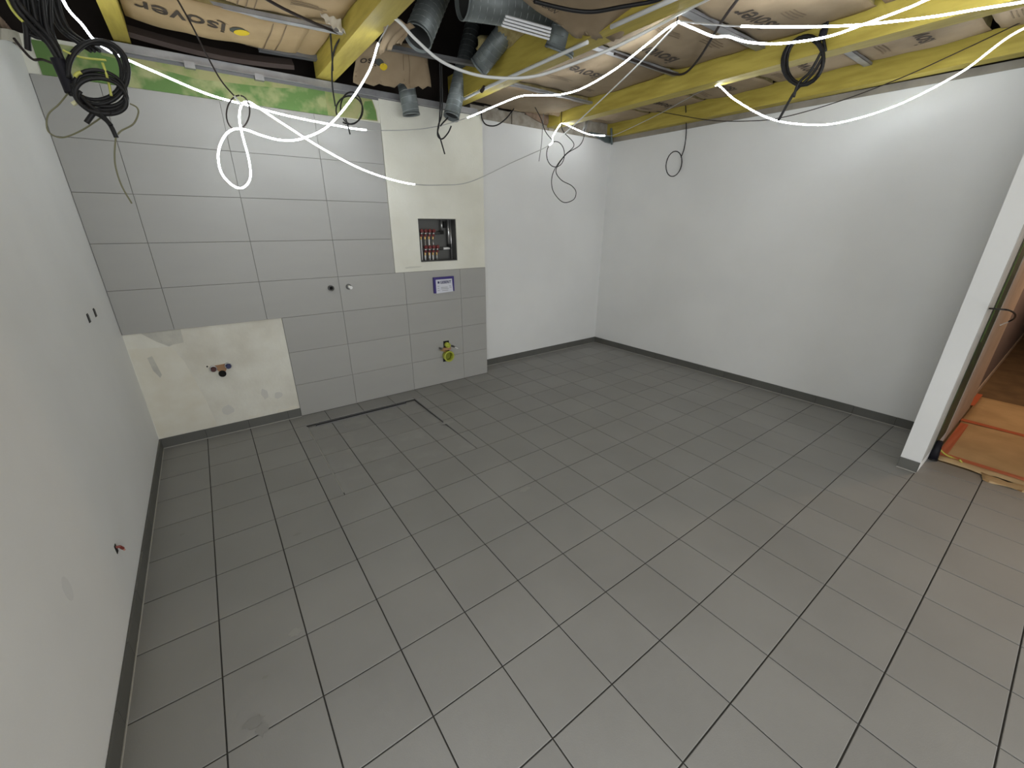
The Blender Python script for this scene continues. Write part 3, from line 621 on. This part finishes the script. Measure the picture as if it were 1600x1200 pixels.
# ------------------------------------------------------------------ hanging wires
def wire(name, label, paths, mm, r, cat='wire', extra=(), group='loose hanging wires'):
    root = thing(name, tuple(paths[0][len(paths[0]) // 2]), label, cat, group)
    for p in paths: MB().tube(p, r, 7).build('wire', mm, root, True)
    for p, m2, r2, nm in extra: MB().tube(p, r2, 7).build(nm, m2, root, True)
    return root
wire('hanging_wire', 'thin dark wire ending in the ring that holds the light loop',
     [spline(pix([(272, -10, .55), (300, 40, .62), (320, 80, .70), (345, 125, .78), (368, 152, .80)]), 6), ellipse(372, 176, 18, 27, -90, 265, .80, .82, 8)], M_brown, .0042,
     extra=[(pix([(366, 150, .8), (378, 165, .795)]), M_white, .006, 'wrap_tape')])
wire('hanging_wire', 'black wire with a small double ring below the bright joist end',
     [spline(pix([(545, 50, .7), (528, 65, .78), (520, 90, .9), (519, 130, 1.0), (524, 166, 1.05)]), 6), ellipse(546, 172, 21, 22, 150, 480, 1.05, 1.06), ellipse(549, 169, 17, 25, 160, 500, 1.05, 1.07),
      spline(pix([(540, 185, 1.05), (544, 198, 1.05), (547, 210, 1.05)]), 4), spline(pix([(516, 46, .75), (518, 75, .85), (520, 110, .97)]), 4)], M_black, .0052)
wire('hanging_wire', 'pair of black wires hanging in front of the cream plaster',
     [spline(pix([(687, 85, 1.0), (688, 130, 1.05), (688, 165, 1.08), (686, 195, 1.1), (684, 206, 1.1), (688, 217, 1.1), (695, 241, 1.1)]), 6),
      spline(pix([(690, 100, 1.0), (691, 150, 1.06), (690, 180, 1.08), (685, 196, 1.1), (684, 212, 1.1), (691, 217, 1.1), (700, 208, 1.1), (705, 197, 1.1)]), 6), spline(pix([(700, 184, 1.1), (692, 192, 1.1), (688, 197, 1.1)]), 4)], M_black, .0058)
wire('hanging_wire', 'short black wire arc at the end of the wall track',
     [spline(pix([(752, 172, 1.4), (753, 185, 1.4), (760, 195, 1.4), (775, 196, 1.38), (790, 186, 1.36), (803, 170, 1.36)]), 6)], M_black, .006)
wire('hanging_wire', 'tangle of thin black wires dangling before the far corner',
     [spline(pix([(832, 160, 1.3), (845, 185, 1.3), (852, 205, 1.3), (862, 218, 1.3)]), 5), ellipse(868, 241, 14, 20, -40, 330, 1.3, 1.3, 0),
      spline(pix([(878, 172, 1.35), (877, 190, 1.33), (880, 205, 1.3), (897, 226, 1.3), (882, 243, 1.3), (868, 262, 1.3), (862, 280, 1.3), (865, 300, 1.3), (880, 316, 1.3), (896, 312, 1.3), (900, 300, 1.3), (893, 290, 1.3), (878, 282, 1.3), (869, 270, 1.3), (872, 258, 1.3), (886, 240, 1.3), (905, 228, 1.3), (912, 215, 1.3), (913, 200, 1.34)]), 6),
      spline(pix([(903, 172, 1.4), (895, 182, 1.38), (884, 188, 1.36), (878, 194, 1.35)]), 5)], M_black, .0042,
     extra=[(pix([(913, 203, 1.34), (918, 188, 1.36)]), mat('clear_bag', (.25, .245, .24), .5), .020, 'wrapped_end')])
wire('hanging_wire', 'thin grey rod dangling against the recessed wall', [spline(pix([(850, 172, 1.5), (848, 195, 1.5), (846, 225, 1.5), (842, 252, 1.5)]), 4)], mat('grey_wire', (.2, .2, .2), .5), .004)
wire('hanging_wire', 'small black wire loop hanging alone before the long wall',
     [spline(pix([(1070, 146, .55), (1072, 180, .58), (1072, 210, .6), (1069, 232, .6), (1064, 246, .6)]), 5), ellipse(1053, 256, 12, 20, -30, 390, .6, .61, 12)], M_black, .0052)
wire('cable_coil', 'thick black cable coil hanging before the long joist',
     [spline(pix([(1292, -12), (1290, 25), (1286, 52), (1290, 80)], x=3.66), 5), ellipse(1256, 95, 31, 39, -60, 400, 0, .02, 12, x=3.66), ellipse(1254, 96, 32, 37, -70, 330, 0, -.01, 12, x=3.65), ellipse(1258, 93, 28, 38, -40, 350, 0, .01, 12, x=3.67),
      spline(pix([(1288, 85), (1270, 115), (1245, 140), (1232, 160), (1216, 189)], x=3.66), 6), spline(pix([(1284, 80), (1266, 112), (1248, 130), (1240, 152)], x=3.65), 6), spline(pix([(1297, -12), (1294, 28), (1288, 60)], x=3.65), 5)], M_black, .0088, 'cable',
     extra=[(spline(pix([(1288, 46), (1284, 62)], x=3.655), 3), M_tape, .022, 'tie')])
wire('hanging_wire', 'long thin brown wire drooping along the top of the long wall',
     [spline(pix([(990, 168), (1050, 178), (1110, 188), (1170, 189), (1220, 184), (1300, 162), (1400, 125), (1500, 80), (1610, 28)], x=4.62), 6)], M_brown, .0036)
wire('hanging_wire', 'heavy black cable draped across the large paper flap',
     [spline(pix([(835, 2), (865, 10), (900, 17), (930, 18), (970, 11), (1020, 2), (1045, -8)], z=2.575), 6)], M_black, .0085, 'cable')
wire('hanging_wire', 'black cable curving over the printed batt to the long joist',
     [spline([at(1158, -8, z=2.74), at(1130, 30, z=2.74), at(1112, 60, z=2.74), at(1088, 97, z=2.745), at(1066, 116, z=2.75), at(1040, 112, z=2.75), at(1000, 98, z=2.75), at(960, 84, z=2.75)], 6)], M_brown, .008, 'cable')
wire('hanging_wire', 'black cable sagging under the upper batt to the bright joist', [spline([at(405, -8, z=2.70), at(440, 12, z=2.69), at(478, 30, z=2.69), at(505, 42, z=2.70), at(530, 52, z=2.71)], 6)], M_brown, .0075, 'cable')
wire('hanging_wire', 'thin black wire tied round the bright joist', [spline(pix([(601, -8, .15), (602, 12, .17), (611, 24, .2), (622, 30, .2)]), 5)], M_black, .004)
wire('hanging_wire', 'dark cable drooping from the masonry at the near wall top', [spline(pix([(22, 60, .9), (38, 80, .95), (52, 93, 1.0), (66, 93, 1.05), (85, 100, 1.15)]), 5)], M_brown, .006)

# ------------------------------------------------------------------ cable bundle by the near wall
cb = thing('cable_bundle', tuple(at(105, 120, y=.05)), 'big bundle of black cables with loose coils and earth wires', 'cables')
def cbl(pts, r=.0068, mm=None, nm='cable'): MB().tube(spline(pts, 6), r, 8).build(nm, mm or M_black, cb, True)
random.seed(11)
tops = [(26, -14), (34, -14), (42, -14), (48, -14), (54, -14), (60, -14), (66, -14), (72, -14), (78, -14)]
for k, (tx, ty) in enumerate(tops):
    j = random.uniform
    yy = .05 + .012 * (k % 3)
    cbl(pix([(tx, ty, yy - .05), (tx * .6 + 38 + j(-4, 4) - 8, 40 + j(-6, 6), yy - .02), (84 + k * 1.1 + j(-2, 2), 78, yy), (98 + j(-4, 4), 108, yy), (108 + j(-4, 4), 135, yy), (114 + j(-3, 3), 150, yy)]))
cbl(pix([(12, -14, 0), (28, 16, 0), (50, 42, .02), (72, 64, .04), (90, 92, .05), (104, 120, .05)]), .0085)
cbl(pix([(18, -14, 0), (36, 14, 0), (58, 38, .02), (80, 62, .04), (96, 90, .05), (108, 122, .05)]), .0085)
cbl(pix([(40, 34, .03), (42, 50, .04), (43, 65, .05), (44, 78, .06)]), .009)
cbl(pix([(44, 52, .04), (56, 58, .04), (68, 60, .04)]), .006)
MB().tube(spline(pix([(90, 92, .05), (97, 108, .05), (104, 124, .05), (113, 146, .05)]), 5), .021, 12).build('tape_wrap', M_tape, cb, True)
# near cables catching light
for k, (ax, bx) in enumerate(((74, 118), (80, 124), (88, 132))):
    cbl(pix([(ax, -14, .08), (ax + 8, 22, .1), (ax + 22, 48, .1), (bx + 2, 66, .08), (bx + 24, 80, .06)]), .0065)
for (cx, cy, rx, ry, a0, a1, rot, ya, yb) in ((150, 110, 46, 46, 150, 480, 12, .04, .06), (154, 113, 47, 50, 160, 500, 10, .02, .05), (148, 116, 42, 48, 140, 470, 5, .06, .08), (157, 138, 41, 27, 120, 470, 18, .02, .05), (155, 144, 43, 27, 120, 480, 14, .03, .05), (158, 150, 41, 27, 60, 420, 12, .0, .02), (160, 156, 38, 22, -30, 200, 10, .0, .02)):
    MB().tube(ellipse(cx, cy, rx, ry, a0, a1, ya, yb, rot, 34), .0068, 8).build('coil', M_black, cb, True)
cbl(pix([(112, 138, .04), (122, 158, .03), (138, 172, .02), (158, 182, .01), (172, 195, .0), (182, 215, .0)]), .0078)
cbl(pix([(112, 132, .03), (126, 150, .02), (140, 164, .01), (160, 180, .0), (174, 196, -.01)]), .007)
cbl(pix([(150, 172, .02), (142, 182, .02), (135, 192, .02)]), .0085)
for pts, mm, rr in (([(8, -8, 0), (16, 10, 0), (26, 24, 0), (36, 34, 0)], M_earth, .004), ([(98, 78, .03), (115, 86, .03), (135, 91, .03), (166, 94, .03)], M_earth, .0036), ([(160, 98, .03), (166, 115, .03), (171, 135, .03), (174, 150, .03)], M_earth, .0042), ([(117, 120, .02), (121, 115, .02), (127, 113, .02)], M_earth, .006), ([(113, 163, .04), (117, 161, .04), (122, 158, .04)], mat('cream_end', (.75, .72, .45), .5), .007),
        ([(106, 146, .06), (92, 163, .08), (76, 178, .08), (73, 195, .08), (78, 208, .08), (97, 215, .08), (125, 205, .07), (152, 188, .05), (164, 178, .03)], M_earth2, .0026), ([(203, 162, .02), (214, 168, .02), (216, 178, .02), (208, 194, .02), (190, 204, .02), (182, 212, .02)], M_earth2, .0028), ([(181, 214, .0), (179, 240, .0), (181, 262, .0), (190, 290, .0), (206, 318, .0)], M_earth2, .0028)):
    cbl(pix(pts), rr, mm, 'earth_wire')

# ------------------------------------------------------------------ wall fittings
YT = YB - .012
def ring_y(x, z, y0, y1, r, th, n=20): return MB().hollow((x, y0, z), (x, y1, z), r, th, n)
def disc_y(x, z, y0, y1, r, n=20): return MB().tube([(x, y0, z), (x, y1, z)], r, n)
# manifold cabinet
cab = thing('manifold_cabinet', (2.178, 1.50, HZ0), 'open recessed metal cabinet in the cream plaster', 'cabinet')
MB().box(HX0 + .003, HX1 - .003, 1.545, 1.555, HZ0 + .003, HZ1 - .003).build('back_panel', M_cab, cab)
for (a, b, c, d) in ((HX0 + .002, HX0 + .008, HZ0 + .002, HZ1 - .002), (HX1 - .008, HX1 - .002, HZ0 + .002, HZ1 - .002)): MB().box(a, b, YB - .006, 1.545, c, d).build('side_panel', M_cab, cab)
for (c, d) in ((HZ0 + .002, HZ0 + .008), (HZ1 - .008, HZ1 - .002)): MB().box(HX0 + .008, HX1 - .008, YB - .006, 1.545, c, d).build('side_panel', M_cab, cab)
mf = thing('heating_manifold', (2.15, 1.50, 1.38), 'heating manifold with two rows of red valve caps', 'manifold')
for (z, xa) in ((1.553, 2.018), (1.405, 2.05)):
    MB().tube([(xa - .015, 1.505, z), (xa + .225, 1.505, z)], .014, 12).build('manifold_bar', M_cab, mf, True)
    for k in range(4):
        x = xa + .012 + k * .042
        c = MB().tube([(x, 1.490, z + .016), (x, 1.470, z + .020), (x, 1.462, z + .021)], .0165, 14).tube([(x, 1.49, z - .022), (x, 1.478, z - .022)], .013, 12).build('red_cap', M_redcap, mf, True)
        MB().tube([(x, 1.49, z - .003), (x, 1.474, z - .003)], .006, 10).build('screw', M_white, c)
        MB().tube([(x, 1.50, z - .03), (x, 1.50, z - .058)], .009, 10).build('brass_nut', M_brass, mf)
        MB().tube([(x, 1.50, z - .058), (x, 1.502, HZ0 + .009)], .007, 10).build('pipe', M_chrome if k % 2 else M_white, mf, True)
MB().tube([(2.262, 1.50, 1.405), (2.335, 1.50, 1.405)], .012, 12).build('white_sleeve', M_white, mf, True)
for (x, z0, z1, rr) in ((2.262, 1.575, HZ1 - .009, .010), (2.335, 1.44, HZ1 - .009, .012), (2.36, 1.30, HZ1 - .009, .008)):
    MB().tube([(x, 1.505, z0), (x, 1.505, z1)], rr, 12).build('riser_pipe', M_chrome, mf, True)
MB().box(2.32, 2.352, 1.49, 1.52, 1.40, 1.445).build('valve_body', M_hole, mf); MB().box(2.235, 2.275, 1.49, 1.52, 1.54, 1.575).build('valve_body', M_hole, mf)
MB().box(2.285, 2.312, 1.50, 1.53, 1.60, 1.66).build('bracket', M_hole, mf)
# flush plate cover
fp = thing('flush_plate_cover', (2.197, YT, .985), 'dark blue frame holding a printed pale card over the flush plate', 'plate cover')
fr = MB(); ya, yb = YT - .026, YT - .0005
fr.box(2.087, 2.107, ya, yb, .985, 1.140).box(2.293, 2.312, ya, yb, .992, 1.140).box(2.107, 2.293, ya, yb, 1.118, 1.140)
fr.build('frame', M_frame, fp)
cdm = MB().hexa([(2.107, YT - .030, .982), (2.295, YT - .030, .990), (2.295, YT - .002, .990), (2.107, YT - .002, .982), (2.107, YT - .020, 1.118), (2.293, YT - .020, 1.118), (2.293, YT - .002, 1.118), (2.107, YT - .002, 1.118)]).build('card', M_card, fp)
vs, fs = text_mesh('GEBERIT', .036, .03); L_ = max(v.x for v in vs)
def cy(z): return YT - .0305 - (z - .985) * (-.0105 / .133)
MB().add([(2.155 + v.x * .125 / L_, cy(1.076 + v.y) - .001, 1.076 + v.y) for v in vs], fs).build('print', M_inkblue, fp)
MB().add([(x, cy(z) - .001, z) for x, z in ((2.128, 1.078), (2.148, 1.078), (2.148, 1.100), (2.128, 1.100))], [(0, 1, 2, 3)]).build('print', M_inkblue, fp)
for (xa, xb, z) in ((2.122, 2.142, 1.050), (2.122, 2.140, 1.030), (2.122, 2.144, 1.008), (2.160, 2.235, 1.035), (2.160, 2.245, 1.022), (2.170, 2.240, 1.005), (2.255, 2.280, 1.03), (2.252, 2.275, 1.045)):
    MB().add([(x, cy(zz) - .001, zz) for x, zz in ((xa, z), (xb, z), (xb, z + .006), (xa, z + .006))], [(0, 1, 2, 3)]).build('print', M_inkgrey, fp)
# toilet connection
wc = thing('toilet_connection', (2.195, YT, .25), 'lime green toilet pipe stubs sticking out of the tiled wall', 'pipe')
MB().box(2.148, 2.20, YT - .003, YT + .002, .245, .33).build('wall_cutout', M_hole, wc); MB().box(2.162, 2.228, YT - .003, YT + .002, .335, .472).build('wall_cutout', M_hole, wc)
ring_y(2.195, .312, YT + .01, YT - .060, .053, .006, 28).build('soil_pipe', M_lime, wc, True)
ring_y(2.195, .312, YT - .052, YT - .062, .059, .014, 28).build('pipe_collar', M_lime, wc, True)
disc_y(2.195, .312, YT + .002, YT - .004, .047).build('pipe_plug', mat('shaded_olive_plug', (.20, .22, .015), .6), wc, True)  # disc in darker lime paints the shade inside the hollow pipe
ring_y(2.197, .432, YT + .01, YT - .050, .027, .006, 22).build('flush_pipe', M_lime, wc, True)
disc_y(2.197, .432, YT - .02, YT - .045, .016).build('flush_plug', M_lime, wc, True)
MB().hexa([(2.14, YT - .03, .375), (2.235, YT - .03, .375), (2.235, YT - .004, .375), (2.14, YT - .004, .375), (2.125, YT - .03, .402), (2.235, YT - .03, .405), (2.235, YT - .004, .405), (2.125, YT - .004, .402)]).build('cardboard_collar', M_copper, wc)
MB().tube([(2.10, YT - .05, .398), (2.16, YT - .05, .368)], .006, 8).build('rod', M_brass, wc)
for x in (2.115, 2.262): MB().tube([(x, YT + .005, .405), (x, YT - .055, .408)], .010, 10).build('threaded_rod', M_cab, wc)
MB().tube([(2.27, YT - .03, .40), (2.315, YT - .035, .375)], .004, 6).build('white_tie', M_white, wc)
# shower connections
s1 = thing('shower_pipe', (1.122, YT, 1.114), 'wall pipe stub with an open dark bore on the tiles', 'pipe', 'shower wall pipes')
ring_y(1.122, 1.114, YT + .005, YT - .022, .024, .009).build('sleeve', M_cab, s1, True); disc_y(1.122, 1.114, YT - .001, YT - .004, .016).build('bore', M_hole, s1)
s2 = thing('shower_pipe', (1.276, YT, 1.113), 'wall pipe stub with a white plug beside the open one', 'pipe', 'shower wall pipes')
ring_y(1.272, 1.114, YT + .005, YT - .006, .024, .006).build('sleeve', M_cab, s2, True); MB().tube([(1.272, YT, 1.114), (1.276, YT - .062, 1.112)], .014, 14).build('plug', M_white, s2, True)
# basin connections
bs = thing('basin_connection', (.212, YB, .50), 'basin pipe outlets with red, blue and black caps in the bare plaster', 'pipe')
PY = YB - .004
MB().prism([(.165, PY - .001, .588), (.262, PY - .001, .592), (.258, PY - .001, .565), (.236, PY - .001, .530), (.200, PY - .001, .528), (.182, PY - .001, .555)], (0, -.004, 0)).build('bracket_board', M_copper, bs)
for (x, z, mm) in ((.163, .567, M_dred), (.262, .574, M_blue)):
    ring_y(x, z, PY + .002, PY - .018, .024, .006).build('sleeve', M_chrome, bs, True)
    disc_y(x, z, PY + .002, PY - .045, .0165).build('cap', mm, bs, True)
ring_y(.212, .517, PY + .002, PY - .02, .025, .004).build('drain_sleeve', M_hole, bs, True); disc_y(.212, .517, PY, PY - .012, .022).build('drain_bore', M_hole, bs)
disc_y(.128, .590, PY + .001, PY - .002, .006).build('drill_hole', M_hole, bs)
# outlets cut into the near wall
for (yy, zz, lb) in ((.712, 1.150, 'dark wall slot nearer the viewer above the basin corner'), (.896, 1.150, 'dark wall slot closer to the tiled corner')):
    t = thing('wall_slot', (XL, yy, zz - .02), lb, 'slot', 'dark wall slots')
    MB().box(XL - .001, XL + .0015, yy - .018, yy + .018, zz - .024, zz + .024).build('opening', M_hole, t)
    MB().box(XL + .001, XL + .006, yy - .003, yy + .003, zz - .02, zz + .02).build('bracket', M_cab, t)
t = thing('wire_stub', (XL, -.273, .29), 'red wire stub poking from the near white wall', 'wire')
MB().tube([(XL - .004, -.280, .325), (XL + .012, -.275, .318), (XL + .016, -.262, .296)], .006, 8).build('wire', mat('red_wire', (.20, .03, .02), .5), t)
MB().box(XL - .001, XL + .002, -.292, -.268, .296, .336).build('opening', M_hole, t); MB().tube([(XL + .014, -.266, .303), (XL + .017, -.255, .282)], .004, 8).build('pink_tip', mat('pink_tip', (.6, .3, .25), .5), t)
# shower drain
dr = thing('shower_drain', (1.18, 1.19, -.02), 'narrow black linear drain slot in the sunken shower floor', 'drain')
MB().box(.775, 1.60, 1.166, 1.196, -.040, -.0125).build('channel', M_hole, dr)
for k in range(2): MB().box(.775, 1.60, 1.163 + .032 * k, 1.166 + .032 * k, -.040, -.009).build('edge_strip', M_zincd, dr)

# ------------------------------------------------------------------ doorway and corridor items
dj = thing('door_frame_seal', (4.6, -2.11, 0), 'dark green sealing strip in the doorway reveal', 'seal')
MB().box(4.36, 4.82, -2.1135, -2.09, .09, 2.25).build('strip', M_greenseal, dj)
MB().box(4.42, 4.46, -2.1165, -2.1135, .9, 1.6).build('bead', mat('moss_green_foam', (.07, .13, .03), .8), dj)
bh = thing('black_hose_end', tuple(at(1457, 718, z=0)), 'short black hose end standing at the foot of the doorway', 'hose')
p_ = at(1457, 718, z=0); MB().tube([(p_.x, p_.y, .001), (p_.x + .005, p_.y + .004, .07), (p_.x + .02, p_.y + .012, .15)], .026, 12).build('hose', M_tape, bh, True)
MB().tube([(p_.x, p_.y, .0), (p_.x + .001, p_.y, .012)], .029, 12).build('rim', M_black, bh)
wire('hanging_wire', 'yellow green earth wire trailing onto the corridor paper',
     [spline([at(1461, 684, x=4.40), at(1465, 697, x=4.40), at(1476, 709, x=4.45), at(1490, 716, z=.012), at(1502, 722, z=.012), at(1499, 718, z=.03)], 5)], M_earth, .006)
DM1 = mat('floor_dust', (.292, .288, .272), .7); DM2 = mat('floor_scuff', (.225, .222, .212), .6)
random.seed(31)
for (px, py, rx, ry, mm) in ((462, 988, .035, .022, DM1), (395, 1130, .035, .02, DM2), (410, 1140, .02, .025, DM2), (415, 1058, .012, .008, DM2), (285, 835, .014, .009, DM2), (820, 765, .05, .02, DM1), (700, 660, .07, .03, DM1), (465, 835, .02, .012, DM2)):
    c_ = at(px, py, z=0)
    MB().prism([(c_.x + rx * math.cos(a) * random.uniform(.5, 1.2), c_.y + ry * math.sin(a) * random.uniform(.5, 1.2), .0008) for a in [q * .4488 for q in range(14)]], (0, 0, .0004)).build('dirt_mark', mm, floor)
MB().prism([(XL + .0004, -.79 + .028 * math.cos(a), .546 + .045 * math.sin(a)) for a in [q * .3927 for q in range(16)]], (.0004, 0, 0)).build('damp_mark', mat('grey_smudge', (.66, .665, .665), .8), wl)
wd = thing('hanging_wire', tuple(at(1560, 485, y=-2.14)), 'black wire hook sticking out of the doorway reveal', 'wire')
MB().tube(spline([at(1545, 482, y=-2.108), at(1562, 483, y=-2.16), at(1577, 485, y=-2.20), at(1586, 491, y=-2.21), at(1584, 498, y=-2.20), at(1575, 503, y=-2.18)], 6), .005, 8).build('wire', M_black, wd, True)
MB().tube([at(1575, 503, y=-2.18), at(1563, 508, y=-2.16)], .0035, 6).build('bare_tip', M_white, wd)
random.seed(21)
pp = thing('floor_paper', (5.3, -2.6, 0), 'tan protective paper taped over the corridor floor', 'paper')
edge = [random.uniform(-.035, .035) for _ in range(20)]
def fpap(u, v):
    yy = -2.13 - 1.2 * v
    xa = 4.405 + edge[int(round(v * 19))] * (1 if v > .15 else .2); xb = 6.42
    return (xa + (xb - xa) * u, yy, .006 + .003 * math.sin(11 * u * 2 + 7 * v) * math.sin(9 * v))
MB().sheet(fpap, 20, 19, .003).build('paper', M_cpaper, pp, True)
for (x0, x1, y0, y1, lb) in ((5.46, 5.53, -3.3, -2.125, 'orange tape line crossing the middle of the corridor paper'), (4.50, 4.56, -3.3, -2.135, 'orange tape line along the near edge of the corridor paper'), (4.56, 5.40, -2.185, -2.135, 'orange tape line along the wall side of the corridor paper'), (6.02, 6.5, -2.14, -2.10, 'short red orange tape at the far end of the paper')):
    tag(MB().sheet(lambda u, v: (x0 + (x1 - x0) * u, y0 + (y1 - y0) * v, .0135 + .001 * math.sin(9 * v + 5 * u)), 6, 8, .001).build('tape_strip', M_otape), lb, 'tape', 'orange tape strips')
t, _, _ = sheet_thing('paper_scrap', ((4.30, -2.40, .006), (4.40, -2.38, .01), (4.40, -2.62, .012), (4.33, -2.62, .006)), M_cpaper, 'torn paper scrap on the tiles at the doorway edge', 'paper', .004, 6, 6)
